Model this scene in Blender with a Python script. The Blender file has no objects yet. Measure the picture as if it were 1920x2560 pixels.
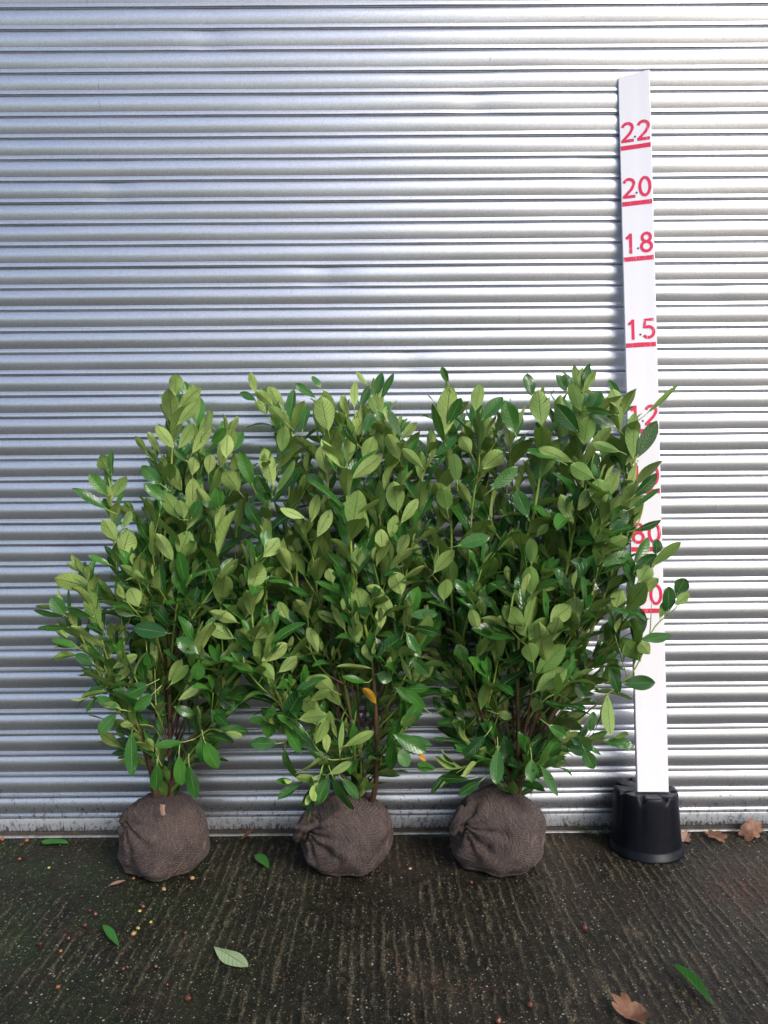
import bpy, math, random
import numpy as np
from mathutils import Vector, Matrix, noise
sc = bpy.context.scene
col = sc.collection
# ------------------------------------------------------------------ camera, sky, sun, exposure
F, W0, H0 = 1920.0, 1920, 2560
CAM = Vector((0.0, -2.779, 1.232))
TH, YAW, ROLL = 0.0194, 0.0035, -0.0082
_f = Vector((math.sin(YAW)*math.cos(TH), math.cos(YAW)*math.cos(TH), -math.sin(TH)))
_r = Vector((math.cos(YAW), -math.sin(YAW), 0)); _u = _r.cross(_f)
c_, s_ = math.cos(ROLL), math.sin(ROLL)
CR, CU, CF = _r*c_ + _u*s_, -_r*s_ + _u*c_, _f
cam = bpy.data.cameras.new('camera'); co = bpy.data.objects.new('camera', cam); col.objects.link(co)
cam.sensor_fit = 'VERTICAL'; cam.sensor_height = 24.0; cam.sensor_width = 18.0
cam.lens = F/H0*24.0; cam.clip_end = 500; cam.clip_start = 0.05
m = Matrix((CR, CU, -CF)).transposed().to_4x4(); m.translation = CAM; co.matrix_world = m
sc.camera = co

SUN_EL, SUN_AZ = math.radians(38), math.radians(38)     # azimuth measured from "behind the camera" towards the right
sd = Vector((math.sin(SUN_AZ)*math.cos(SUN_EL), -math.cos(SUN_AZ)*math.cos(SUN_EL), math.sin(SUN_EL)))
w = bpy.data.worlds.new('World'); sc.world = w; w.use_nodes = True
nt = w.node_tree; bg = nt.nodes['Background']; sky = nt.nodes.new('ShaderNodeTexSky')
sky.sky_type = 'NISHITA'; sky.sun_disc = False; sky.sun_elevation = SUN_EL
sky.sun_rotation = math.atan2(sd.x, sd.y); sky.air_density = 1.0; sky.dust_density = 3.0; sky.ozone_density = 1.0
nt.links.new(sky.outputs[0], bg.inputs[0]); bg.inputs[1].default_value = 0.15
sl = bpy.data.lights.new('sun', 'SUN'); sl.energy = 1.4; sl.angle = math.radians(20); sl.color = (1, .985, .96)
so = bpy.data.objects.new('sun', sl); col.objects.link(so); so.rotation_euler = sd.to_track_quat('Z', 'Y').to_euler()
sc.view_settings.view_transform = 'Standard'; sc.view_settings.look = 'None'
sc.view_settings.gamma = 1; sc.view_settings.exposure = 0.58

def at(px, py, y):
    d = CF + CR*((px-W0/2)/F) + CU*((H0/2-py)/F)
    return CAM + d*((y-CAM.y)/d.y)
K = W0/1659.0
def atv(vx, vy, y): return at(vx*K, vy*K, y)
def onfloor(px, py, z=0.0):
    d = CF + CR*((px-W0/2)/F) + CU*((H0/2-py)/F)
    return CAM + d*((z-CAM.z)/d.z)

# ------------------------------------------------------------------ helpers
def link(o, parent=None):
    col.objects.link(o)
    if parent: o.parent = parent
    return o
def tag(o, label=None, cat=None, group=None, kind=None):
    if label: o['label'] = label
    if cat: o['category'] = cat
    if group: o['group'] = group
    if kind: o['kind'] = kind
    return o
def thing(name, loc, label, cat, group=None):
    o = bpy.data.objects.new(name, None); o.location = loc; o.empty_display_size = .05; link(o)
    return tag(o, label, cat, group)
class MB:
    def __init__(s): s.v = []; s.f = []; s.uv = []; s.a = []   # verts, faces, per-vertex uv, per-vertex value
    def add(s, vs, fs, uv=None, a=None):
        b = len(s.v); s.v += [tuple(x) for x in vs]; s.f += [tuple(i+b for i in f) for f in fs]
        n = len(vs)
        s.uv += [tuple(x) for x in uv] if uv is not None else [(0, 0)]*n
        s.a += list(a) if a is not None else [0.0]*n
    def grid(s, P, uv=None, a=None, closed=False):
        nr, nc = len(P), len(P[0]); fs = []
        for i in range(nr-1):
            for j in range(nc if closed else nc-1):
                k = (j+1) % nc
                fs.append((i*nc+j, i*nc+k, (i+1)*nc+k, (i+1)*nc+j))
        s.add([p for r in P for p in r], fs, [p for r in uv for p in r] if uv else None, [p for r in a for p in r] if a else None)
    def tube(s, pts, rad, n=7, a=None, cap=True):
        pts = [Vector(p) for p in pts]; P = []; A = []; up = Vector((.13, .9, .2))
        for i, p in enumerate(pts):
            t = (pts[min(i+1, len(pts)-1)]-pts[max(i-1, 0)]).normalized()
            x = t.cross(up).normalized(); y = x.cross(t)
            P.append([p+(x*math.cos(q)+y*math.sin(q))*rad[i] for q in [2*math.pi*k/n for k in range(n)]])
            A.append([a[i] if a else 0.0]*n)
        b = len(s.v); s.grid(P, None, A, True)
        if cap:
            s.f.append(tuple(b+k for k in range(n))[::-1]); e = b+(len(pts)-1)*n; s.f.append(tuple(e+k for k in range(n)))
    def box(s, c, d, rz=0):
        c = Vector(c); R = Matrix.Rotation(rz, 3, 'Z'); vs = []
        for z in (-1, 1):
            for (x, y) in ((-1, -1), (1, -1), (1, 1), (-1, 1)): vs.append(c+R@Vector((x*d[0]/2, y*d[1]/2, z*d[2]/2)))
        s.add(vs, [(0, 3, 2, 1), (4, 5, 6, 7), (0, 1, 5, 4), (1, 2, 6, 5), (2, 3, 7, 6), (3, 0, 4, 7)])
    def build(s, name, mat, parent=None, smooth=True, origin=None):
        me = bpy.data.meshes.new(name)
        V = np.array(s.v, dtype=np.float64).reshape(-1, 3)
        org = Vector(parent.location) if parent and parent.type == 'EMPTY' else Vector(origin or (0, 0, 0))
        if parent and parent.type != 'EMPTY': org = parent.matrix_world.translation.copy() if False else Vector(parent.get('_o', (0, 0, 0)))
        V = V-np.array(org)
        me.from_pydata(V.tolist(), [], s.f); me.materials.append(mat)
        at_ = me.attributes.new('val', 'FLOAT', 'POINT'); at_.data.foreach_set('value', np.array(s.a, dtype=np.float32))
        ul = me.uv_layers.new(name='UVMap'); li = np.zeros(len(me.loops), dtype=np.int32); me.loops.foreach_get('vertex_index', li)
        ul.data.foreach_set('uv', np.array(s.uv, dtype=np.float32)[li].ravel())
        if smooth: me.polygons.foreach_set('use_smooth', [True]*len(me.polygons))
        me.update(); o = bpy.data.objects.new(name, me)
        if not parent: o.location = org
        return link(o, parent)

# ------------------------------------------------------------------ material helpers
def mat(name):
    m = bpy.data.materials.new(name); m.use_nodes = True; n = m.node_tree
    return m, n, n.nodes['Principled BSDF']
def N(n, t, **kw):
    x = n.nodes.new('ShaderNode'+t)
    for k, v in kw.items():
        if k.startswith('i_'): x.inputs[k[2:].replace('_', ' ')].default_value = v
        elif k[0] == '_': x.inputs[int(k[1:])].default_value = v
        else: setattr(x, k, v)
    return x
def L(n, a, b): n.links.new(a, b)
def ramp(n, src, stops):
    r = N(n, 'ValToRGB'); e = r.color_ramp.elements
    while len(e) < len(stops): e.new(.5)
    for k, (p, c) in enumerate(stops):
        e[k].position = p; e[k].color = (*c, 1) if len(c) == 3 else c
    L(n, src, r.inputs[0]); return r.outputs[0]
def g(v): return (v, v, v)
def noise_(n, scale, detail=3, vec=None, rough=.5, mapscale=None):
    t = N(n, 'TexNoise'); t.inputs['Scale'].default_value = scale; t.inputs['Detail'].default_value = detail; t.inputs['Roughness'].default_value = rough
    v = vec
    if v is None: v = N(n, 'NewGeometry').outputs['Position']
    if mapscale:
        mp = N(n, 'Mapping'); mp.inputs['Scale'].default_value = mapscale; L(n, v, mp.inputs[0]); v = mp.outputs[0]
    L(n, v, t.inputs['Vector']); return t.outputs['Fac']
def mixc(n, fac, a, b, mode='MIX'):
    m = N(n, 'Mix'); m.data_type = 'RGBA'; m.blend_type = mode
    for s, v in ((0, fac), (6, a), (7, b)):
        if hasattr(v, 'links'): L(n, v, m.inputs[s])
        elif isinstance(v, (int, float)): m.inputs[s].default_value = v
        else: m.inputs[s].default_value = (*v, 1)
    return m.outputs[2]
def mth(n, op, a, b=None, clamp=False):
    m = N(n, 'Math'); m.operation = op; m.use_clamp = clamp
    for i, v in enumerate((a, b)):
        if v is None: continue
        if hasattr(v, 'links'): L(n, v, m.inputs[i])
        else: m.inputs[i].default_value = v
    return m.outputs[0]
def bump(n, h, strength, dist, bs):
    b = N(n, 'Bump'); b.inputs['Strength'].default_value = strength; b.inputs['Distance'].default_value = dist
    L(n, h, b.inputs['Height']); L(n, b.outputs[0], bs.inputs['Normal'])
def attr(n, name='val'):
    a = N(n, 'Attribute'); a.attribute_name = name; return a.outputs['Fac']

# galvanised steel
def galvanised(name, dirt=0.0):
    m, n, b = mat(name)
    pos = N(n, 'NewGeometry').outputs['Position']
    sp = noise_(n, 900, 2, pos, .6); streak = noise_(n, 1, 4, pos, .6, (14, 14, 380)); big = noise_(n, 2.2, 3, pos)
    vor = N(n, 'TexVoronoi'); vor.inputs['Scale'].default_value = 260; L(n, pos, vor.inputs['Vector'])
    base = mixc(n, vor.outputs['Color'], (.455, .485, .545), (.60, .63, .695))
    base = mixc(n, mth(n, 'MULTIPLY', ramp(n, streak, [(.45, g(0)), (.7, g(1))]), .35), base, (.42, .43, .46))
    spots = ramp(n, noise_(n, 34, 5, pos, .7), [(.70, g(0)), (.735, g(1))])
    base = mixc(n, mth(n, 'MULTIPLY', spots, .5), base, (.22, .21, .20))
    b.inputs['Metallic'].default_value = .89
    sepz = N(n, 'SeparateXYZ'); L(n, pos, sepz.inputs[0]); z = sepz.outputs[2]
    # grime low down
    low = mth(n, 'SUBTRACT', 1.0, mth(n, 'DIVIDE', z, .30), True)
    gr = noise_(n, 90, 5, pos, .75, (1, 1, .6))
    gm = mth(n, 'MULTIPLY', ramp(n, mth(n, 'ADD', mth(n, 'MULTIPLY', low, .16), gr), [(.66, g(0)), (.73, g(1))]), .8)
    base = mixc(n, gm, base, (.07, .065, .05))
    if dirt:
        lo2 = mth(n, 'SUBTRACT', 1.0, mth(n, 'DIVIDE', z, .075), True)
        g2 = noise_(n, 120, 4, pos, .8, (1, 1, .35))
        gm2 = ramp(n, mth(n, 'ADD', mth(n, 'MULTIPLY', lo2, .42), g2), [(.72, g(0)), (.78, g(1))])
        base = mixc(n, gm2, base, (.03, .03, .025))
        b.inputs['Metallic'].default_value = .25
        base = mixc(n, .45, base, (.10, .105, .11))
    rust = mth(n, 'MULTIPLY', ramp(n, noise_(n, 20, 4, pos, .7, (1, 1, 4)), [(.66, g(0)), (.74, g(1))]), mth(n, 'ADD', .15, mth(n, 'MULTIPLY', sepz.outputs[0], .5), True))
    base = mixc(n, mth(n, 'MULTIPLY', rust, .55), base, (.34, .25, .12))
    drip = ramp(n, noise_(n, 30, 4, pos, .7, (3.2, 1, .35)), [(.68, g(0)), (.73, g(1))])
    base = mixc(n, mth(n, 'MULTIPLY', drip, .45), base, (.16, .15, .14))
    L(n, base, b.inputs['Base Color'])
    r = mth(n, 'ADD', mth(n, 'MULTIPLY', sp, .22), mth(n, 'ADD', mth(n, 'MULTIPLY', big, .10), .17))
    L(n, r, b.inputs['Roughness'])
    bump(n, mth(n, 'ADD', sp, mth(n, 'MULTIPLY', streak, .5)), .22, .0006, b)
    return m
M = {}
M['galv'] = galvanised('galvanised_steel'); M['galv_dirty'] = galvanised('grimy_steel', 1)
def simple(name, c, rough=.6, metal=0, nz=None, bumpd=None, c2=None, spec=.5):
    m, n, b = mat(name); b.inputs['Roughness'].default_value = rough; b.inputs['Metallic'].default_value = metal
    b.inputs['Specular IOR Level'].default_value = spec
    if nz:
        f = noise_(n, nz, 5, N(n, 'TexCoord').outputs['Object'], .65)
        L(n, mixc(n, ramp(n, f, [(.35, g(0)), (.65, g(1))]), c, c2 or tuple(x*.6 for x in c)), b.inputs['Base Color'])
        if bumpd: bump(n, f, .6, bumpd, b)
    else: b.inputs['Base Color'].default_value = (*c, 1)
    return m
M['rubber'] = simple('dirty_rubber', (.03, .024, .02), .9, 0, 60, .002, (.055, .045, .038))
M['lip'] = simple('steel_lip', (.42, .44, .44), .45, .5, 50, None, (.22, .22, .2))
M['pot'] = simple('black_plastic', (.0022, .0032, .0064), .42, 0, 40, .0006, (.005, .006, .011), .22)

# white painted board
m, n, b = mat('white_painted_wood'); M['board'] = m
pos = N(n, 'TexCoord').outputs['UV']
wv = N(n, 'TexWave'); wv.wave_type = 'BANDS'; wv.bands_direction = 'X'
mp = N(n, 'Mapping'); mp.inputs['Scale'].default_value = (.55, .05, 1); L(n, pos, mp.inputs[0]); L(n, mp.outputs[0], wv.inputs[0])
wv.inputs['Scale'].default_value = 1.0; wv.inputs['Distortion'].default_value = 9; wv.inputs['Detail'].default_value = 2; wv.inputs['Detail Scale'].default_value = .8
sp = noise_(n, 130, 5, None, .75)
chips = ramp(n, sp, [(.655, g(0)), (.69, g(1))])
grn = noise_(n, 8, 4, None, .6, (30, 30, 1))
bc = mixc(n, mth(n, 'MULTIPLY', grn, .25), (.77, .775, .83), (.64, .64, .70))
bc = mixc(n, mth(n, 'MULTIPLY', chips, .6), bc, (.30, .27, .25))
L(n, bc, b.inputs['Base Color']); b.inputs['Roughness'].default_value = .42
bump(n, mth(n, 'ADD', wv.outputs['Fac'], grn), .35, .0009, b)
m, n, b = mat('red_paint'); M['red'] = m
sc1 = noise_(n, 60, 4, None, .7, (3, 1, .35)); L(n, mixc(n, ramp(n, sc1, [(.60, g(0)), (.68, g(1))]), (.64, .010, .075), (.76, .45, .53)), b.inputs['Base Color']); b.inputs['Roughness'].default_value = .4
M['nail'] = simple('nail_head', (.06, .06, .065), .5, .6)

# leaves: dark glossy upper side, pale matt underside
def leaf_mat(name, top_a, top_b, und_a, und_b, top_rough=.13):
    m, n, b = mat(name)
    uv = N(n, 'TexCoord').outputs['UV']; sx = N(n, 'SeparateXYZ'); L(n, uv, sx.inputs[0]); u, v = sx.outputs[0], sx.outputs[1]
    au = mth(n, 'ABSOLUTE', mth(n, 'SUBTRACT', u, .5))
    rnd = attr(n)
    mid = ramp(n, au, [(.012, g(1)), (.035, g(0))])
    ph = mth(n, 'MULTIPLY', mth(n, 'SUBTRACT', v, mth(n, 'MULTIPLY', au, .42)), 9.0)
    fr = mth(n, 'ABSOLUTE', mth(n, 'SUBTRACT', mth(n, 'FRACT', ph), .5))     # 0 at mid panel, .5 at vein
    vein = ramp(n, fr, [(.40, g(0)), (.5, g(1))])
    mott = noise_(n, 60, 4, None, .6)
    top = mixc(n, rnd, top_a, top_b)
    top = mixc(n, mth(n, 'MULTIPLY', mott, .4), top, tuple(x*.65 for x in top_a))
    top = mixc(n, mth(n, 'MULTIPLY', vein, .18), top, (.10, .22, .06))
    top = mixc(n, mth(n, 'MULTIPLY', mid, .75), top, (.17, .30, .07))
    und = mixc(n, rnd, und_a, und_b)
    und = mixc(n, mth(n, 'MULTIPLY', ramp(n, mott, [(.4, g(0)), (.7, g(1))]), .22), und, tuple(x*.7 for x in und_a))
    und = mixc(n, mth(n, 'MULTIPLY', vein, .42), und, (.15, .21, .05))
    und = mixc(n, mth(n, 'MULTIPLY', mid, .75), und, (.135, .175, .04))
    spt = ramp(n, noise_(n, 150, 2, None, .5), [(.76, g(0)), (.79, g(1))])
    und = mixc(n, mth(n, 'MULTIPLY', spt, .6), und, (.06, .06, .02))
    bf = N(n, 'NewGeometry').outputs['Backfacing']
    blem = mth(n, 'MULTIPLY', ramp(n, noise_(n, 38, 3, None, .6), [(.69, g(0)), (.72, g(1))]), ramp(n, noise_(n, 6, 2), [(.5, g(0)), (.56, g(1))]))
    lf_ = mixc(n, mth(n, 'MULTIPLY', blem, .7), mixc(n, bf, top, und), (.13, .085, .03))
    L(n, lf_, b.inputs['Base Color'])
    tr = mth(n, 'ADD', top_rough, mth(n, 'MULTIPLY', noise_(n, 25, 3, None, .6), .18))
    mr = N(n, 'Mix'); L(n, bf, mr.inputs[0]); L(n, tr, mr.inputs[2]); mr.inputs[3].default_value = .56; L(n, mr.outputs[0], b.inputs['Roughness'])
    b.inputs['Specular IOR Level'].default_value = .5
    h = mth(n, 'ADD', mth(n, 'MULTIPLY', vein, -.8), mth(n, 'MULTIPLY', mid, -1.2)); h = mth(n, 'ADD', h, mth(n, 'MULTIPLY', mott, .6))
    bump(n, h, .7, .0026, b)
    tl = N(n, 'BsdfTranslucent'); tl.inputs[0].default_value = (.16, .30, .03, 1)
    ms = N(n, 'MixShader'); ms.inputs[0].default_value = .15
    L(n, b.outputs[0], ms.inputs[1]); L(n, tl.outputs[0], ms.inputs[2]); L(n, ms.outputs[0], n.nodes['Material Output'].inputs[0])
    return m
M['leaf'] = leaf_mat('laurel_leaf', (.011, .068, .013), (.055, .200, .024), (.115, .230, .042), (.37, .50, .150))
M['fallen_pale'] = leaf_mat('fallen_leaf_underside', (.02, .10, .03), (.03, .13, .03), (.30, .40, .22), (.32, .42, .22))
M['fallen_green'] = leaf_mat('fallen_leaf_green', (.03, .15, .025), (.05, .22, .03), (.12, .2, .05), (.14, .24, .06), .4)
M['yellow'] = leaf_mat('yellow_leaf', (.55, .27, .015), (.55, .27, .015), (.62, .31, .02), (.62, .31, .02), .45)
# stems: val 0 = brown bark, 1 = green young shoot
m, n, b = mat('laurel_stem'); M['stem'] = m
f = noise_(n, 40, 5, None, .7, (2, 2, .6))
brn = mixc(n, ramp(n, f, [(.35, g(0)), (.65, g(1))]), (.030, .019, .014), (.105, .052, .030))
L(n, mixc(n, ramp(n, attr(n), [(.35, g(0)), (.7, g(1))]), brn, mixc(n, f, (.20, .30, .04), (.30, .38, .07))), b.inputs['Base Color'])
b.inputs['Roughness'].default_value = .5; bump(n, f, .5, .002, b)

# netting wrapped root ball: uv = (distance from knot, angle about knot)
m, n, b = mat('soil_netting'); M['ball'] = m
uv = N(n, 'TexCoord').outputs['UV']
def thread(sc_, dirn, dist):
    wv = N(n, 'TexWave'); wv.bands_direction = dirn; wv.inputs['Scale'].default_value = sc_; wv.inputs['Distortion'].default_value = dist
    wv.inputs['Detail'].default_value = 3; wv.inputs['Detail Scale'].default_value = 3.0; L(n, uv, wv.inputs[0]); return wv.outputs['Fac']
ta, tb, tc = thread(17, 'X', 4), thread(15, 'Y', 4), thread(3.2, 'X', 7)
soil = noise_(n, 9, 7, None, .75); fine = noise_(n, 420, 3, None, .7)
base = mixc(n, ramp(n, soil, [(.35, g(0)), (.68, g(1))]), (.015, .0093, .0075), (.074, .042, .028))
th = mth(n, 'MULTIPLY', ramp(n, ta, [(.55, g(0)), (.9, g(1))]), mth(n, 'ADD', .25, ramp(n, fine, [(.4, g(0)), (.7, g(.8))])))
th2 = mth(n, 'MULTIPLY', ramp(n, tb, [(.6, g(0)), (.92, g(1))]), .5)
base = mixc(n, mth(n, 'MULTIPLY', th2, .6), base, (.15, .118, .125))
base = mixc(n, mth(n, 'MULTIPLY', th, .75), base, (.27, .215, .215))
base = mixc(n, mth(n, 'MULTIPLY', ramp(n, fine, [(.62, g(0)), (.72, g(1))]), .5), base, (.17, .12, .08))
L(n, base, b.inputs['Base Color']); b.inputs['Roughness'].default_value = .85
hh = mth(n, 'ADD', mth(n, 'MULTIPLY', ta, .6), mth(n, 'MULTIPLY', tb, .5)); hh = mth(n, 'ADD', hh, mth(n, 'MULTIPLY', tc, 1.1)); hh = mth(n, 'ADD', hh, mth(n, 'MULTIPLY', fine, .6))
bump(n, hh, .9, .0038, b)
M['strand'] = simple('netting_thread', (.21, .165, .155), .8, 0, 30, None, (.05, .038, .04))

# wet brushed concrete: val = ridge crest
m, n, b = mat('wet_brushed_concrete'); M['ground'] = m
pos = N(n, 'NewGeometry').outputs['Position']; cr = attr(n)
hf = noise_(n, 210, 6, pos, .85); mf = noise_(n, 26, 5, pos, .7); lf = noise_(n, 2.3, 4, pos, .6)
base = mixc(n, ramp(n, mf, [(.35, g(0)), (.65, g(1))]), (.0038, .0033, .0025), (.019, .0142, .0095))
base = mixc(n, mth(n, 'MULTIPLY', ramp(n, lf, [(.5, g(0)), (.68, g(1))]), .65), base, (.042, .029, .022))
crest = mth(n, 'MULTIPLY', ramp(n, cr, [(.38, g(0)), (.75, g(1))]), ramp(n, hf, [(.49, g(0)), (.58, g(1))]))
base = mixc(n, mth(n, 'MULTIPLY', crest, .75), base, (.23, .19, .125))
sx = N(n, 'SeparateXYZ'); L(n, pos, sx.inputs[0])
moss = mth(n, 'MULTIPLY', ramp(n, noise_(n, 5, 5, pos, .7), [(.36, g(0)), (.58, g(1))]), ramp(n, mth(n, 'ADD', mth(n, 'MULTIPLY', sx.outputs[0], -.5), .25), [(.25, g(.12)), (1, g(1))]))
base = mixc(n, mth(n, 'MULTIPLY', moss, .7), base, (.014, .034, .009))
def grit(scale, th0, colr, base):
    v = N(n, 'TexVoronoi'); v.inputs['Scale'].default_value = scale; L(n, pos, v.inputs['Vector'])
    sel = N(n, 'SeparateColor'); L(n, v.outputs['Color'], sel.inputs[0])
    f = mth(n, 'MULTIPLY', ramp(n, v.outputs['Distance'], [(.22, g(1)), (.32, g(0))]), ramp(n, sel.outputs[0], [(th0, g(0)), (th0+.01, g(1))]))
    return mixc(n, f, base, colr)
base = grit(260, .74, (.16, .145, .095), base); base = grit(130, .90, (.24, .225, .17), base); base = grit(90, .965, (.30, .29, .25), base); base = grit(160, .955, (.25, .12, .03), base)
L(n, base, b.inputs['Base Color'])
L(n, mth(n, 'ADD', .38, mth(n, 'MULTIPLY', mf, .35)), b.inputs['Roughness']); b.inputs['Specular IOR Level'].default_value = .22
bump(n, mth(n, 'ADD', hf, mth(n, 'MULTIPLY', mf, 1.4)), .8, .004, b)

M['oak'] = simple('dry_oak_leaf', (.11, .045, .026), .6, 0, 55, .002, (.20, .095, .05))
M['dry'] = simple('dry_brown_leaf', (.20, .12, .09), .7, 0, 40, .001, (.20, .12, .09))
M['nut_orange'] = simple('orange_shell', (.24, .085, .028), .35, 0, 80, None, (.25, .07, .02))
M['nut_brown'] = simple('brown_shell', (.085, .030, .018), .35, 0, 80, None, (.08, .02, .015))
M['nut_red'] = simple('dark_red_berry', (.06, .016, .016), .35, 0, 80, None, (.05, .01, .015))
M['nut_pale'] = simple('pale_husk', (.26, .17, .075), .5, 0, 80, None, (.35, .2, .08))
M['nut_yellow'] = simple('yellow_husk', (.22, .20, .04), .45, 0, 80, None, (.35, .35, .04))
M['litter'] = simple('reddish_litter', (.06, .020, .016), .8, 0, 90, None, (.11, .045, .03))
M['crumb'] = simple('pale_grit', (.24, .205, .14), .7, 0, 45, None, (.07, .06, .04))
M['weed'] = simple('weed_green', (.03, .10, .025), .5, 0, 30, None, (.05, .14, .04))

# ------------------------------------------------------------------ ground (one sheet to the horizon, brushed grooves modelled near the door)
rng = np.random.default_rng(7)
def vnoise(x, y, seed, n=512):
    T = np.random.default_rng(seed).random((n, n)); xi = np.floor(x).astype(int); yi = np.floor(y).astype(int)
    fx = x-xi; fy = y-yi; fx = fx*fx*(3-2*fx); fy = fy*fy*(3-2*fy)
    a = T[xi % n, yi % n]; b = T[(xi+1) % n, yi % n]; c = T[xi % n, (yi+1) % n]; d = T[(xi+1) % n, (yi+1) % n]
    return (a*(1-fx)+b*fx)*(1-fy)+(c*(1-fx)+d*fx)*fy
NX, NY = 760, 300
gx = np.linspace(-1.75, 1.75, NX); gy = np.linspace(-1.45, .05, NY)
X, Y = np.meshgrid(gx, gy, indexing='ij')
wob = (vnoise(X*5, Y*2.5, 1)-.5)*.012+(vnoise(X*34, Y*40, 2)-.5)*.006
r1 = 1-np.abs(2*vnoise((X+wob)*44, Y*2.2+3, 3)-1); r2 = 1-np.abs(2*vnoise((X+wob)*85, Y*4.0, 4)-1)
patch = np.clip(vnoise(X*4, Y*4, 5)*.6+vnoise(X*14, Y*14, 6)*.5+.05, 0, 1)
flat = np.clip(1-np.exp(-(((X+1.02)/.22)**2+((Y+.27)/.13)**2)*1.1), 0, 1)    # trowelled, dusty spot left of the first root ball
reg = (.5+.5*np.sin(2*math.pi*((X+wob*1.3)/.031+vnoise(X*3, Y*.6, 31)*2)))**5
crest = (reg*.95*(.3+.7*vnoise(X*20, Y*12, 32))+np.clip(r1, 0, 1)**3*.38+np.clip(r2, 0, 1)**4*.45)*(.35+.65*patch)*(.55+.9*vnoise(X*110, Y*45, 12))*flat
Z = crest*.0048+(vnoise(X*90, Y*80, 8)-.5)*.0022+(vnoise(X*3, Y*3, 9)-.5)*.004
edge = np.minimum(np.minimum(X+1.75, 1.75-X), np.minimum(Y+1.45, .05-Y)); Z = Z*np.clip(edge/.05, 0, 1)
crest = crest/np.percentile(crest, 99)
ground_z = lambda x, y: float(Z[int(np.clip((x+1.75)/3.5*(NX-1), 0, NX-1)), int(np.clip((y+1.45)/1.5*(NY-1), 0, NY-1))])
verts = np.stack([X, Y, Z], -1).reshape(-1, 3).tolist()
idx = np.arange(NX*NY).reshape(NX, NY)
faces = np.stack([idx[:-1, :-1], idx[1:, :-1], idx[1:, 1:], idx[:-1, 1:]], -1).reshape(-1, 4).tolist()
nb = len(verts); Rr = 70
verts += [(-Rr, -Rr, 0), (Rr, -Rr, 0), (Rr, Rr, 0), (-Rr, Rr, 0)]
c00, c10, c11, c01 = int(idx[0, 0]), int(idx[-1, 0]), int(idx[-1, -1]), int(idx[0, -1])
faces += [(nb, nb+1, c10, c00), (nb+1, nb+2, c11, c10), (nb+2, nb+3, c01, c11), (nb+3, nb, c00, c01)]
me = bpy.data.meshes.new('ground'); me.from_pydata(verts, [], faces); me.materials.append(M['ground'])
a = me.attributes.new('val', 'FLOAT', 'POINT'); a.data.foreach_set('value', np.concatenate([crest.ravel(), [.3]*4]).astype(np.float32))
me.polygons.foreach_set('use_smooth', [True]*len(me.polygons)); me.update()
go = bpy.data.objects.new('ground', me); link(go); go['kind'] = 'structure'

# ------------------------------------------------------------------ roller shutter
door = thing('roller_shutter', (0, 0, 0), 'galvanised steel roller shutter of horizontal curved slats behind the plants', 'shutter')
S = .0765; Z0 = .070; NS = 47; XW = 2.9; NXS = 230
prof = [(-.05, .0005), (0.0, .0050), (.06, .0070), (.13, .0087), (.21, .0099), (.29, .0104), (.36, .0102), (.43, .0094), (.52, .0079), (.62, .0059), (.70, .0040), (.752, .0026),
        (.757, .0040), (.765, .0066), (.782, .0080), (.80, .0083), (.85, .0083), (.885, .0089), (.905, .0084), (.935, .0068), (.952, .0036), (.958, -.0010), (.959, -.0110), (1.0, -.0112)]
mb = MB(); xs = np.linspace(-XW, XW, NXS)
DENTS = [(-.95, 29), (.35, 33), (-.2, 25), (1.05, 14), (.8, 30), (-1.15, 12), (.1, 21), (-.6, 36), (1.2, 24)]
for k in range(NS):
    P = []; rs = random.Random(k*13+5); tilt0 = rs.gauss(0, .0006); off = rs.gauss(0, .0004)
    for (s, p) in prof:
        row = []
        for x in xs:
            t1 = noise.noise((x*1.7, k*3.7, 0))*.0022+tilt0+noise.noise((x*.5, k*.35, 2))*.0016; t2 = noise.noise((x*3.1, k*5.3, 9))*.0009-.0035*math.exp(-min(60, min(((x-a_)/.07)**2+((k-b_)/.8)**2 for a_, b_ in DENTS)))
            wz = noise.noise((x*2.2, k*1.0, 4))*.0008+noise.noise((x*9, k*2.9, 14))*.0004
            z = Z0+(k+1)*S-s*S
            row.append((x, -(p+off+t2+(s-.4)*t1*1.5)-.0, z+wz))
        P.append(row)
    mb.grid([r[::-1] for r in P])
mb.build('curtain', M['galv'], door)
# bottom rail: flat dirty plate, rubber strip, steel lip
def strip(name, zs, mt):
    q = MB(); P = [[(x, -(p+noise.noise((x*2.4, 3, 1))*.0008), z+noise.noise((x*8, z, 7))*.0006) for x in xs[::-1]] for (z, p) in zs]; q.grid(P); return q.build(name, mt, door)
strip('bottom_rail', [(Z0+.004, -.006), (Z0+.003, .0045), (Z0, .0060), (Z0-.018, .0062), (Z0-.040, .0062), (Z0-.0425, .005), (Z0-.043, -.004)], M['galv_dirty'])
strip('rubber_strip', [(Z0-.042, -.003), (Z0-.044, .0022), (Z0-.052, .0028), (Z0-.0605, .0022)], M['rubber'])
strip('steel_lip', [(Z0-.0590, .002), (Z0-.0600, .012), (Z0-.0625, .0140), (Z0-.0650, .0125), (Z0-.0655, .000)], M['lip'])

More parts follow.
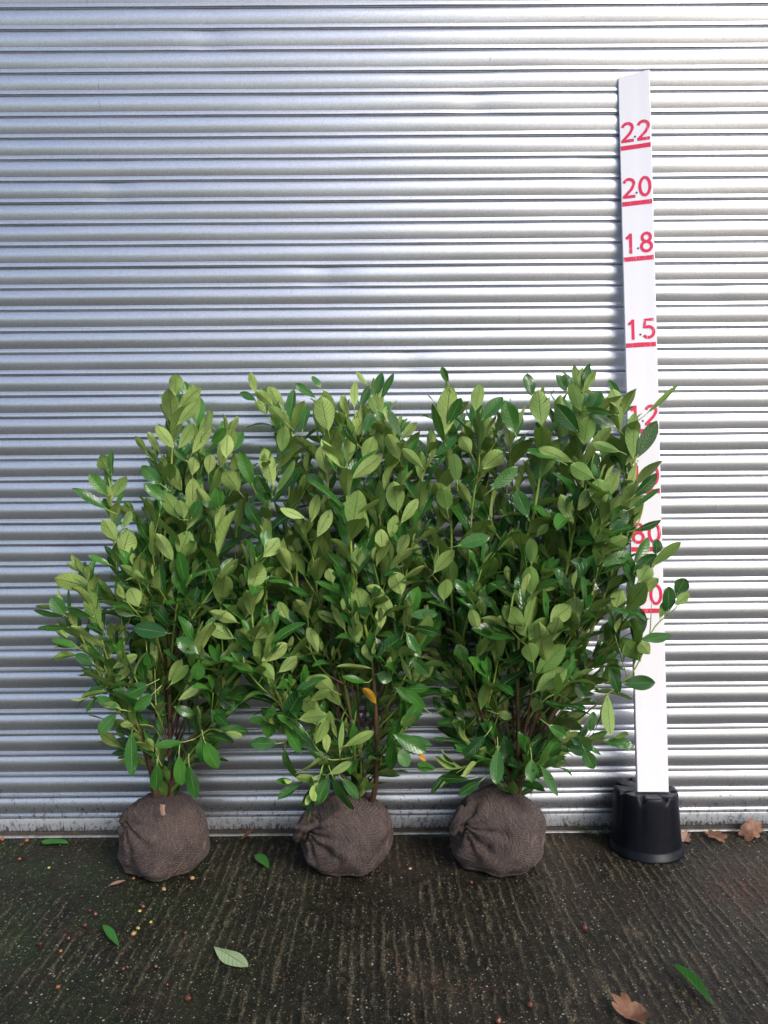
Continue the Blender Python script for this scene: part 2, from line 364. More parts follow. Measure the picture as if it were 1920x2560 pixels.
# ------------------------------------------------------------------ pot
pc = at(1614, 2050, -.127); PX, PY = pc.x, -.127; PH = .213
pot = thing('plant_pot', (PX, PY, 0), 'upside-down black plastic plant pot holding up the measuring board', 'plant pot')
def notch(a):
    k = (a/(2*math.pi)*8) % 1.0; d = abs(k-.5)*2       # 8 feet recesses
    return max(0.0, 1-d/.38)
mb = MB(); rows = []
A0 = math.radians(-90)+math.pi/8-.04
pr = [(.002, .122, 0), (.000, .1235, 0), (.004, .1262, 0), (.012, .1258, 0), (.0135, .1235, 0), (.026, .1228, 0), (.0275, .1185, 0), (.036, .1176, 0.1), (.08, .1145, .35), (.13, .1115, .6), (.18, .1085, .85), (.200, .1070, 1), (.208, .1055, 1.1), (.2125, .1025, 1.2), (.213, .098, 1.3), (.212, .088, 1.0), (.2095, .080, .3), (.2095, .04, 0), (.2095, .001, 0)]
for (z, r, k) in pr:
    row = []
    for j in range(128):
        a_ = 2*math.pi*j/128; q = notch(a_-A0+math.pi/8); q = q*q*(3-2*q)
        rr = r*(1-.028*k*q) if z < .205 else r*(1-.04*q*min(k, 1.2)); zz = z-(.013*q if .2 < z and r > .082 else 0)
        row.append((PX+rr*math.cos(a_), PY+rr*math.sin(a_), zz))
    rows.append(row)
mb.grid(rows, closed=True); mb.build('pot_body', M['pot'], pot)
holem = simple('hole_shadow', (.002, .002, .002), .9)
for k in range(8):
    mb = MB()
    a_ = A0+2*math.pi*k/8-math.pi/8+math.pi/8
    c = Vector((PX+.086*math.cos(a_), PY+.086*math.sin(a_), PH-.0105))
    mb.add([c+Vector((.008*math.cos(t), .008*math.sin(t), .0)) for t in [i*math.pi/8 for i in range(16)]], [tuple(range(16))])
    mb.build('drainage_hole', holem, pot)

# ------------------------------------------------------------------ measuring board (twisted and leaning on the shutter)
BW, BT = .1065, .021
b0 = at(1632.7, 1988.5, -.168); b0.z = PH+.001
t0 = at(1584.3, 183, -.032)
bL = (t0-b0).length; bt = (t0-b0).normalized()
def bframe(s):          # s = metres along the board
    yaw = math.radians(3+15*(max(s, 0)/bL)**1.3)     # right edge turned towards the camera
    x = Vector((math.cos(yaw), -math.sin(yaw), 0)); x = (x-bt*x.dot(bt)).normalized(); nrm = x.cross(bt).normalized()   # towards the camera
    return b0+bt*s, x, nrm
def bp(u, s, d=0): c, x, nn = bframe(s); return c+x*u+nn*d
board = thing('measuring_board', b0, 'tall white board with red height marks standing on black pot', 'measuring board')
mb = MB(); ns = 60; P = []; UV = []
sect = [(-BW/2+.002, 0), (-BW/2, -.002), (-BW/2, -BT+.002), (-BW/2+.002, -BT), (BW/2-.002, -BT), (BW/2, -BT+.002), (BW/2, -.002), (BW/2-.002, 0)]
def topcut(u, s):       # slanted, chipped top
    lim = bL-.004+(u+BW/2)/BW*.007-(.02 if u < -BW/2+.001 else 0)+noise.noise((u*60, 1, 2))*.004
    return lim*s
for i in range(ns+1):
    row = []; uvr = []
    for (u, d) in sect:
        s = topcut(u, i/ns); row.append(bp(u+noise.noise((s*9, u*9, 5))*.0007, s, d)); uvr.append((u*8, s*2))
    # dense front face
    for q in np.linspace(BW/2-.003, -BW/2+.003, 7):
        s = topcut(q, i/ns); row.append(bp(q, s, 0)); uvr.append((q*8, s*2))
    P.append(row); UV.append(uvr)
nc = len(P[0]); mb.grid([r[::-1] for r in P], [r[::-1] for r in UV], closed=True)
mb.f.append(tuple(range(nc))); mb.f.append(tuple(ns*nc+k for k in range(nc))[::-1])
mb.build('board', M['board'], board, smooth=False)
def s_at(py):           # metres along the board for an image row on its centre line
    lo, hi = 0, bL
    for _ in range(40):
        md = (lo+hi)/2; p = bp(0, md)-CAM
        yy = H0/2-F*p.dot(CU)/p.dot(CF)
        if yy > py: lo = md
        else: hi = md
    return lo
def arc(cx, cy, rx, ry, a0, a1, n=18): return [(cx+rx*math.cos(math.radians(a0+(a1-a0)*i/n)), cy+ry*math.sin(math.radians(a0+(a1-a0)*i/n))) for i in range(n+1)]
GL = {'0': [arc(.29, .5, .23, .43, 90, 450, 36)], '1': [[(.30, 0), (.30, .98)], [(.33, .93), (.10, .74)]],
      '2': [arc(.29, .70, .23, .23, 165, -25)+[(.40, .42), (.05, .07)], [(.0, .07), (.58, .07)]],
      '8': [arc(.29, .73, .19, .20, 0, 360, 28), arc(.29, .29, .23, .23, 0, 360, 30)],
      '5': [[(.52, .93), (.13, .93), (.09, .52)], arc(.27, .33, .25, .26, 118, -148, 24)],
      '6': [arc(.29, .29, .23, .23, 0, 360, 30), [(.08, .36), (.12, .58), (.22, .78), (.40, .95)]]}
def ribbon(mbx, pts, wd, cx, cy, sc_, lay):
    n = len(pts); A = []; B = []; closed = (abs(pts[0][0]-pts[-1][0]) < 1e-6 and abs(pts[0][1]-pts[-1][1]) < 1e-6)
    for i, p in enumerate(pts):
        if closed: a, c = pts[(i-1) % (n-1)], pts[(i+1) % (n-1)]
        else: a, c = pts[max(i-1, 0)], pts[min(i+1, n-1)]
        dx, dy = c[0]-a[0], c[1]-a[1]; l = math.hypot(dx, dy); dx /= l; dy /= l
        A.append((p[0]-dy*wd/2, p[1]+dx*wd/2)); B.append((p[0]+dy*wd/2, p[1]-dx*wd/2))
    f = lambda q: bp(cx+q[0]*sc_, cy+q[1]*sc_, lay)
    P = [[f(q) for q in B], [f(q) for q in A]]
    mbx.grid(P)
names = [('22', 366.5, 1), ('20', 507, 1), ('18', 646, 1), ('15', 862, 1), ('12', 1078, 1), ('10', 1228.5, 1), ('80', 1373, 0), ('60', 1527, 0)]
for (t, py, dot) in names:
    s0 = s_at(py); wrd = t if dot == 0 else t[0]+'.'+t[1]
    k = MB(); n_ = 8; hw = .0078; us = np.linspace(-BW/2+.003, BW/2-.003, n_)
    k.grid([[bp(u, s0-hw, .0008) for u in us], [bp(u, s0+hw+noise.noise((u*30, s0, 0))*.001, .0008) for u in us]])
    o = k.build('mark_line', M['red'], board, smooth=False); o['label'] = 'red line under the figures %s' % wrd
    hgt = .073
    for i, ch in enumerate(t):
        k = MB(); lay = 0; cx = -.0475+i*.0535
        for q in GL[ch]:
            lay += 1; ribbon(k, q, .142, cx, s0+.0195, hgt, .0008+.0001*lay)
        o = k.build('figure', M['red'], board, smooth=False); o['label'] = 'red painted figure %s above the %s line' % (ch, wrd)
    if dot:
        k = MB(); c0 = (-.001, s0+.036)
        k.add([bp(c0[0], c0[1], .0016)]+[bp(c0[0]+.0036*math.cos(a_), c0[1]+.0036*math.sin(a_), .0009) for a_ in [i*math.pi/5 for i in range(10)]], [(0, i+1, (i+1) % 10+1) for i in range(10)])
        k.build('nail', M['nail'], board, smooth=False)

# ------------------------------------------------------------------ laurel leaves and shoots
def leaf(mb, B, d, nrm, Ln, Wd, rnd, curl=.12, fold=.22, wave=.05, NLv=11, NU=6, pet=.012, stemmat=None, p=1.2, clampy=True):
    d = d.normalized(); nrm = (nrm-d*nrm.dot(d)).normalized(); sd_ = d.cross(nrm).normalized()
    rs = random.random(); P = []; UV = []
    for i in range(NLv+1):
        v = i/NLv; h = (max(0.0, math.sin(math.pi*min(1, v**p))))**.66*Wd/2
        if i == 0: h = .0012
        if i == NLv: h = .0004
        row = []; uvr = []
        for j in range(NU+1):
            u = 2*j/NU-1
            w_ = math.sin(v*7.5+rs*6.28+(2 if u > 0 else 0))*wave*Wd*abs(u)**1.5
            q = B+d*(pet+Ln*(v-.10*curl*v*v))+sd_*(u*h*math.cos(fold))+nrm*(abs(u)*h*math.sin(fold)-curl*Ln*v*v+w_)
            if clampy and q.y > -.022: q.y = -.022-.006*math.exp(-(q.y+.022)*30)*rs-.001*rs
            row.append(q); uvr.append((j/NU, v))
        P.append(row); UV.append(uvr)
    mb.grid(P, UV, [[rnd]*(NU+1)]*(NLv+1))

def smooth_path(pts, n):
    P = [Vector(p) for p in pts]; P = [P[0]*2-P[1]]+P+[P[-1]*2-P[-2]]; out = []
    seg = len(P)-3
    for i in range(n+1):
        t = i/n*seg; k = min(int(t), seg-1); t -= k; a, b, c, d = P[k:k+4]
        out.append(.5*((2*b)+(c-a)*t+(2*a-5*b+4*c-d)*t*t+(3*b-a-3*c+d)*t**3))
    return out
GA = math.radians(137.5)
def shoot_leaves(mbf, path, f0, size, rs, gap=.030, open_=(48, 25), top=True, ph=None):
    # path: dense list of points; leaves from fraction f0 to the tip
    L_ = [0]
    for i in range(1, len(path)): L_.append(L_[-1]+(path[i]-path[i-1]).length)
    tot = L_[-1]; s = tot*f0; ph = rs.random()*6.28 if ph is None else ph; cnt = 0
    while s < tot*.985:
        k = max(i for i in range(len(L_)) if L_[i] <= s); k = min(k, len(path)-2)
        p = path[k].lerp(path[k+1], (s-L_[k])/max(1e-6, L_[k+1]-L_[k])); t = (path[k+1]-path[max(k-1, 0)]).normalized()
        fr = s/tot; ph += GA+rs.gauss(0, .25)
        x = t.cross(Vector((.2, 1, .1))).normalized(); y = x.cross(t)
        rad = x*math.cos(ph)+y*math.sin(ph)
        ang = math.radians(open_[0]+(open_[1]-open_[0])*fr+rs.gauss(0, 10))
        d = t*math.cos(ang)+rad*math.sin(ang)
        if p.y+d.y*size > -.03: d.y = min(d.y, (-.03-p.y)/size)
        d = d.normalized()
        nrm = t*1.0-rad*.15+Vector((0, 0, .25)); tw = rs.gauss(0, .35); nrm = nrm-d*nrm.dot(d); nrm.normalize()
        nrm = (Matrix.Rotation(tw, 3, d)@nrm)
        sc_ = size*(rs.triangular(.75, 1.65, 1.28))*(1.0 if fr < .85 else 1.0-(fr-.85)*1.6)*(.85 if fr < f0+.1 else 1)
        lf_w = sc_*rs.uniform(.33, .45)
        r_ = min(1, max(0, rs.gauss(.12+.45*fr, .24)+(.3 if fr > .9 else 0)))
        tq = p+d*sc_; q_ = tq-CAM; qz = q_.dot(CF); qx = W0/2+F*q_.dot(CR)/qz; qy = H0/2-F*q_.dot(CU)/qz
        if qx > (1640 if rs.random() < .3 else 1600) and qy < 1760: s += gap; continue
        leaf(mbf, p, d, nrm, sc_, lf_w, r_, curl=rs.choice((rs.uniform(-.08, .14), rs.uniform(.1, .42))), fold=rs.uniform(.06, .5), wave=rs.uniform(.02, .13))
        mbf.tube([p, p+d*.008, p+d*.016+nrm*.0006], [.0013, .0011, .0009], 4, [.9, .9, .9], False) if False else None
        s += 1.25*gap*rs.uniform(.75, 1.3)*(1 if fr < .85 else .62); cnt += 1
    e_ = path[-1]-CAM; ez = e_.dot(CF)
    if W0/2+F*e_.dot(CR)/ez > 1560: top = False
    if top:
        for k in range(2):
            t = (path[-1]-path[-2]).normalized(); rad = Vector((rs.uniform(-1, 1), rs.uniform(-1, 1), 0)).normalized(); d = (t+rad*.33).normalized()
            leaf(mbf, path[-1], d, t-rad*.4, size*rs.uniform(.5, .85), size*rs.uniform(.2, .32), min(1, rs.uniform(.5, 1)), curl=rs.uniform(-.1, .12), fold=rs.uniform(.2, .5))

def make_ball(parent, cx, cy, rx, hz, seed, knot, lean=0.0):
    rs = random.Random(seed); na, nz_ = 110, 64; P = []; UV = []
    kn = Vector(knot)
    C = Vector((cx, cy, 0)); pts_of = {}
    def surf(a, t):      # t 0 bottom .. 1 top
        z = hz*t
        prof_ = (max(0.0, 1-abs(2*t**.76-1)**3.0))**.42
        if t < .5: prof_ = max(prof_, .84*(1-math.exp(-t*70))) if t > .0 else 0
        r = rx*prof_
        nn = noise.noise((math.cos(a)*1.4+seed, math.sin(a)*1.4, t*2.6))*.15+noise.noise((math.cos(a)*4, math.sin(a)*4+seed, t*7))*.028
        r *= 1+nn
        p = Vector((cx+r*math.cos(a)+lean*t*t, cy+r*math.sin(a)*.92, z))
        p.z += noise.noise((p.x*9, p.y*9, seed))*.018*t
        if p.y > -.016: p.y = -.016-.0005*math.sin(a*9)
        dk = (p-kn).length; ak = math.atan2((p-kn).z, (p-kn).x)
        fold_ = math.sin(ak*11+noise.noise((dk*9, ak*2, seed))*3)*math.exp(-dk/.10)*.0105+math.sin(dk*120+ak*4+seed)*.0016
        nv = (p-(C+Vector((0, 0, hz*.45)))).normalized()
        p += nv*fold_
        p.z = max(p.z, .001)
        return p, dk, ak
    for i in range(nz_+1):
        row = []; uvr = []
        for j in range(na+1):
            p, dk, ak = surf(2*math.pi*j/na, i/nz_); row.append(p); uvr.append((dk*6+.25*math.sin(ak*2), ak*.55))
        P.append(row); UV.append(uvr)
    mb = MB(); mb.grid(P, UV); o = mb.build('root_ball', M['ball'], parent)
    # loose pale threads of the netting following arcs round the knot
    mb = MB()
    for q in range(230):
        a = rs.uniform(math.pi, 2*math.pi)+rs.gauss(0, .3); t = rs.uniform(.06, .95); sgn = rs.choice((-1, 1)); wob_ = rs.gauss(0, .12)
        pts = []
        for k in range(rs.randint(6, 16)):
            p, dk, ak = surf(a, min(.985, max(.03, t))); nv = (p-(C+Vector((0, 0, hz*.45)))).normalized(); pts.append(p+nv*(.0002+rs.random()*.0009))
            # step round the knot at a nearly constant distance from it
            pa, da_, _ = surf(a+.01, min(.985, max(.03, t))); pt, dt_, _ = surf(a, min(.985, max(.03, t+.006)))
            ga, gt = (da_-dk)/max(1e-5, (pa-p).length), (dt_-dk)/max(1e-5, (pt-p).length); gl = math.hypot(ga, gt) or 1
            st = .0075*sgn; wob_ += rs.gauss(0, .10); ga, gt = ga/gl, gt/gl
            ea, et = -gt+wob_*ga, ga+wob_*gt
            a += ea*st*.01/max(1e-5, (pa-p).length); t += et*st*.006/max(1e-5, (pt-p).length)
        mb.tube(pts, [rs.uniform(.0003, .00065)]*len(pts), 3, None, False)
    mb.build('netting_thread', M['strand'], parent)['kind'] = 'stuff'
    # gathered ear of netting at the knot
    mb = MB(); Pe = []; UVe = []
    for i in range(15):
        v = i/14; row = []; uvr = []
        for j in range(25):
            a = 2*math.pi*j/24; rr = (.45 if seed == 11 else 1)*(.030*(1-v)**.6+.007+.014*math.sin(math.pi*min(1, v*1.05))*(v > .35))*(1+.28*math.sin(a*5+v*3+seed))
            ctr = kn+(.5 if seed == 11 else 1)*Vector((-.052*v, -.012*v, .010+.030*v-.055*v*v))
            row.append(ctr+Vector((0.35*rr*math.cos(a)*.8, rr*math.sin(a)*.8, rr*math.cos(a)))); uvr.append((v*.5, a*.3))
        Pe.append(row); UVe.append(uvr)
    mb.grid(Pe, UVe); mb.build('netting_knot', M['ball'], parent)

def tree_path(pts, y0, y1, n=16, wig=None):
    m_ = len(pts); out = []
    for i, (x, y) in enumerate(pts):
        t = i/(m_-1); out.append(atv(x, y, y0+(y1-y0)*t**.8))
    return smooth_path(out, n)

# each shoot: (points in the 1659-wide view of the photograph from root to tip, depth at the tip, leafy from fraction, leaf size, thickness)
SH_A = [
 ([(368, 1695), (367, 1600), (366, 1480), (362, 1380), (350, 1230), (368, 1050), (373, 930), (376, 878)], -.26, .36, .105, 1.3, 'w'),
 ([(335, 1690), (318, 1620), (287, 1540), (270, 1440), (262, 1300), (245, 1160), (240, 1070), (234, 1030)], -.30, .50, .078, 1.1, 'w'),
 ([(330, 1690), (310, 1600), (270, 1505), (235, 1430), (205, 1330), (192, 1260)], -.34, .42, .095, .8, 'w'),
 ([(325, 1670), (290, 1560), (240, 1480), (190, 1400), (160, 1350), (140, 1320)], -.30, .45, .085, .7, 'w'),
 ([(366, 1600), (380, 1450), (405, 1250), (425, 1060), (425, 940), (412, 880)], -.20, .35, .11, 1, 's'),
 ([(364, 1560), (350, 1400), (325, 1200), (345, 1060), (338, 985)], -.18, .35, .085, .9, 's'),
 ([(368, 1600), (420, 1400), (450, 1200), (468, 1050), (488, 945)], -.24, .30, .10, .9, 's'),
 ([(372, 1690), (400, 1610), (460, 1540), (505, 1420), (530, 1330), (548, 1240)], -.34, .32, .10, 1, 'w'),
 ([(400, 1610), (450, 1560), (480, 1500), (478, 1340), (470, 1220), (465, 1110)], -.40, .35, .10, .8, 's'),
 ([(366, 1500), (372, 1400), (385, 1280), (395, 1180), (420, 1090)], -.42, .25, .105, .8, 's'),
 ([(364, 1480), (340, 1380), (310, 1290), (290, 1230)], -.42, .30, .085, .7, 's'),
 ([(362, 1430), (300, 1340), (230, 1290), (180, 1240)], -.24, .30, .095, .7, 's'),
 ([(290, 1550), (262, 1500), (240, 1480), (215, 1500)], -.40, .3, .085, .6, 's'),
 ([(366, 1620), (340, 1540), (310, 1500), (290, 1460)], -.44, .35, .095, .6, 's'),
 ([(366, 1560), (395, 1500), (420, 1440), (425, 1380)], -.46, .3, .10, .7, 's'),
 ([(400, 1610), (430, 1590), (455, 1575), (480, 1580)], -.40, .3, .09, .6, 's'),
 ([(366, 1500), (390, 1300), (400, 1100), (405, 980)], -.10, .2, .105, .8, 's'),
 ([(340, 1560), (310, 1400), (325, 1250), (345, 1120)], -.10, .2, .10, .8, 's'),
 ([(380, 1600), (440, 1450), (500, 1300), (510, 1150), (520, 1040)], -.12, .25, .105, .8, 's'),
 ([(366, 1640), (350, 1600), (330, 1570), (300, 1565)], -.34, .4, .085, .5, 's'),
 ([(366, 1450), (400, 1360), (440, 1300), (470, 1260)], -.40, .3, .10, .7, 's'),
 ([(364, 1400), (350, 1300), (330, 1190), (345, 1110)], -.36, .25, .105, .7, 's'),
]
SH_B = [
 ([(812, 1695), (814, 1600), (806, 1450), (790, 1360), (765, 1260), (756, 1150), (748, 1066), (750, 984)], -.44, .48, .12, 1.2, 'w'),
 ([(778, 1700), (768, 1600), (745, 1480), (728, 1380), (715, 1250), (708, 1050), (700, 930)], -.22, .42, .115, 1.3, 'w'),
 ([(765, 1700), (700, 1640), (640, 1590), (600, 1500), (560, 1430), (545, 1340), (548, 1240)], -.40, .42, .10, 1.1, 'w'),
 ([(640, 1590), (600, 1480), (580, 1380), (575, 1200), (588, 1060), (605, 1000), (612, 950)], -.30, .35, .115, .9, 's'),
 ([(735, 1550), (660, 1400), (620, 1200), (625, 1050), (630, 930), (600, 880)], -.12, .35, .11, .9, 's'),
 ([(812, 1560), (830, 1450), (850, 1360), (881, 1222), (900, 1122), (916, 1010), (925, 975)], -.36, .35, .105, .9, 's'),
 ([(812, 1500), (815, 1350), (822, 1200), (822, 1080), (838, 1000), (845, 960)], -.34, .35, .115, .9, 's'),
 ([(800, 1500), (830, 1300), (860, 1150), (872, 1020), (865, 960)], -.20, .3, .11, .8, 's'),
 ([(745, 1480), (760, 1300), (790, 1100), (800, 980), (805, 900)], -.14, .3, .11, .9, 's'),
 ([(740, 1450), (740, 1250), (745, 1050), (755, 960), (748, 915)], -.10, .35, .11, .9, 's'),
 ([(800, 1500), (840, 1250), (850, 1050), (835, 940), (825, 885)], -.10, .4, .10, .9, 's'),
 ([(728, 1400), (690, 1300), (675, 1200), (655, 1150)], -.38, .35, .095, .7, 's'),
 ([(735, 1500), (700, 1400), (650, 1290), (620, 1220)], -.34, .3, .10, .7, 's'),
 ([(620, 1560), (590, 1500), (575, 1440), (590, 1370)], -.46, .2, .095, .7, 's'),
 ([(640, 1600), (610, 1530), (560, 1480), (535, 1450)], -.46, .35, .09, .7, 's'),
 ([(780, 1630), (740, 1640), (700, 1635), (660, 1580)], -.46, .3, .09, .6, 's'),
 ([(720, 1660), (700, 1650), (690, 1680), (680, 1700)], -.46, .4, .09, .6, 's'),
 ([(812, 1640), (835, 1620), (850, 1600), (870, 1575)], -.42, .35, .095, .6, 's'),
 ([(812, 1560), (840, 1520), (870, 1470), (900, 1420), (905, 1370)], -.40, .3, .10, .7, 's'),
 ([(812, 1520), (835, 1460), (860, 1400), (880, 1340)], -.44, .3, .10, .7, 's'),
 ([(806, 1450), (780, 1400), (760, 1330), (740, 1310)], -.48, .45, .10, .7, 's'),
 ([(745, 1480), (700, 1450), (670, 1400), (665, 1330)], -.36, .2, .10, .8, 's'),
 ([(806, 1400), (830, 1330), (825, 1290), (840, 1230)], -.42, .3, .115, .7, 's'),
 ([(812, 1560), (880, 1480), (920, 1380), (940, 1290)], -.18, .25, .10, .8, 's'),
 ([(735, 1550), (700, 1450), (680, 1300), (670, 1150), (665, 1020)], -.10, .2, .11, .8, 's'),
 ([(800, 1550), (790, 1400), (780, 1250), (790, 1150)], -.12, .1, .11, .8, 's'),
]
SH_C = [
 ([(1105, 1690), (1075, 1610), (1040, 1560), (1000, 1460), (985, 1370), (975, 1280), (975, 1120), (965, 960), (970, 890)], -.24, .38, .11, 1.2, 'w'),
 ([(1112, 1690), (1120, 1600), (1118, 1450), (1127, 1212), (1152, 1117), (1170, 990), (1170, 924), (1168, 890)], -.36, .48, .115, 1.1, 'w'),
 ([(1118, 1690), (1150, 1570), (1195, 1430), (1220, 1256), (1243, 1118), (1254, 989), (1254, 890), (1250, 850)], -.34, .45, .115, 1.2, 'w'),
 ([(1125, 1690), (1170, 1590), (1240, 1450), (1290, 1330), (1330, 1200), (1350, 1095), (1346, 1000), (1338, 900)], -.30, .52, .115, 1.2, 'w'),
 ([(1290, 1330), (1330, 1250), (1352, 1120), (1370, 1020), (1375, 950)], -.24, .35, .115, .8, 's'),
 ([(1200, 1500), (1240, 1400), (1279, 1282), (1294, 1183), (1300, 1100), (1296, 1050)], -.42, .35, .11, .9, 's'),
 ([(1170, 1600), (1240, 1560), (1309, 1504), (1371, 1446), (1411, 1359), (1458, 1315), (1482, 1285)], -.46, .42, .095, .6, 's'),
 ([(1240, 1450), (1310, 1400), (1360, 1300), (1400, 1240), (1430, 1200)], -.40, .40, .10, .8, 's'),
 ([(1130, 1600), (1150, 1490), (1152, 1428), (1137, 1355), (1132, 1300)], -.50, .35, .12, .8, 's'),
 ([(1045, 1560), (1025, 1472), (1030, 1418), (1040, 1364), (1035, 1330)], -.44, .3, .10, .8, 's'),
 ([(1110, 1600), (1070, 1400), (1060, 1200), (1040, 1050), (1020, 920)], -.16, .3, .11, .9, 's'),
 ([(1110, 1560), (1090, 1350), (1090, 1150), (1100, 1000), (1110, 920)], -.12, .3, .115, .9, 's'),
 ([(1150, 1560), (1170, 1350), (1200, 1150), (1215, 1000), (1210, 900)], -.12, .3, .12, .9, 's'),
 ([(1200, 1450), (1260, 1250), (1290, 1100), (1300, 1000), (1285, 900)], -.14, .35, .12, .9, 's'),
 ([(1000, 1460), (960, 1300), (945, 1180), (950, 1050), (985, 960)], -.20, .3, .105, .8, 's'),
 ([(985, 1370), (1010, 1250), (1020, 1100), (1035, 1000), (1030, 930)], -.34, .3, .105, .8, 's'),
 ([(1105, 1670), (1060, 1640), (1020, 1650), (985, 1670)], -.38, .4, .09, .6, 's'),
 ([(1110, 1660), (1040, 1620), (1000, 1600), (980, 1560)], -.28, .4, .09, .6, 's'),
 ([(1125, 1670), (1170, 1630), (1220, 1610), (1260, 1600)], -.40, .35, .095, .6, 's'),
 ([(1118, 1680), (1140, 1670), (1165, 1660), (1180, 1640)], -.44, .3, .09, .6, 's'),
 ([(1170, 1590), (1210, 1540), (1260, 1500), (1300, 1480)], -.30, .3, .10, .7, 's'),
 ([(1120, 1600), (1150, 1540), (1190, 1500), (1230, 1470)], -.44, .3, .10, .7, 's'),
 ([(1127, 1230), (1100, 1190), (1070, 1150), (1060, 1120)], -.34, .25, .10, .6, 's'),
 ([(1150, 1560), (1170, 1500), (1180, 1430), (1190, 1360)], -.48, .25, .12, .7, 's'),
 ([(1195, 1430), (1230, 1380), (1250, 1330), (1240, 1280)], -.44, .25, .11, .7, 's'),
 ([(1240, 1450), (1290, 1420), (1340, 1380), (1380, 1360)], -.36, .3, .10, .7, 's'),
 ([(1040, 1560), (1060, 1500), (1075, 1430), (1090, 1350)], -.40, .25, .105, .7, 's'),
 ([(1000, 1460), (1000, 1380), (1020, 1300), (1040, 1230)], -.38, .25, .105, .7, 's'),
 ([(1220, 1256), (1250, 1200), (1280, 1140), (1260, 1060)], -.40, .3, .105, .7, 's'),
 ([(1330, 1200), (1370, 1150), (1390, 1090), (1385, 1060)], -.26, .3, .10, .6, 's'),
]
FILL = {11: ((366, 1560), [(300, 1420), (340, 1350), (420, 1350), (500, 1380), (330, 1480), (480, 1500), (450, 1180), (510, 1250), (400, 1480), (300, 1600), (430, 1630), (335, 1625), (390, 1640), (280, 1560), (460, 1560)]),
 22: ((780, 1560), [(560, 1330), (610, 1420), (650, 1350), (700, 1250), (640, 1180), (720, 1400), (760, 1250), (800, 1350), (850, 1300), (870, 1430), (910, 1300), (900, 1480), (930, 1200), (700, 1500), (650, 1480), (600, 1250), (830, 1180), (760, 1120), (850, 1500), (580, 1480), (700, 1120), (880, 1380), (730, 1600), (850, 1640), (700, 1560), (780, 1620), (870, 1560), (830, 1580), (690, 1610)]),
 33: ((1115, 1560), [(1000, 1400), (960, 1300), (1050, 1450), (1060, 1300), (1120, 1380), (1130, 1250), (1200, 1320), (1180, 1450), (1250, 1350), (1280, 1430), (1310, 1280), (1220, 1200), (1030, 1180), (1090, 1130), (1000, 1230), (1340, 1350), (1240, 1500), (1060, 1550), (1180, 1560), (960, 1430), (1290, 1200), (1180, 1130), (940, 1380), (1310, 1110), (1060, 1620), (1180, 1630), (1110, 1580), (1010, 1580), (1220, 1570), (1150, 1640), (1070, 1655), (1200, 1600)])}
ZN = {1: (.36456, .36456, 0, 734.5), 2: (.3125, .3125, 518.4, 734.5), 3: (.36456, .36456, 933.2, 734.5), 4: (.36456, .36456, 0, 1252.9), 5: (.3125, .3125, 518.4, 1252.9), 6: (.36456, .36456, 933.2, 1252.9)}
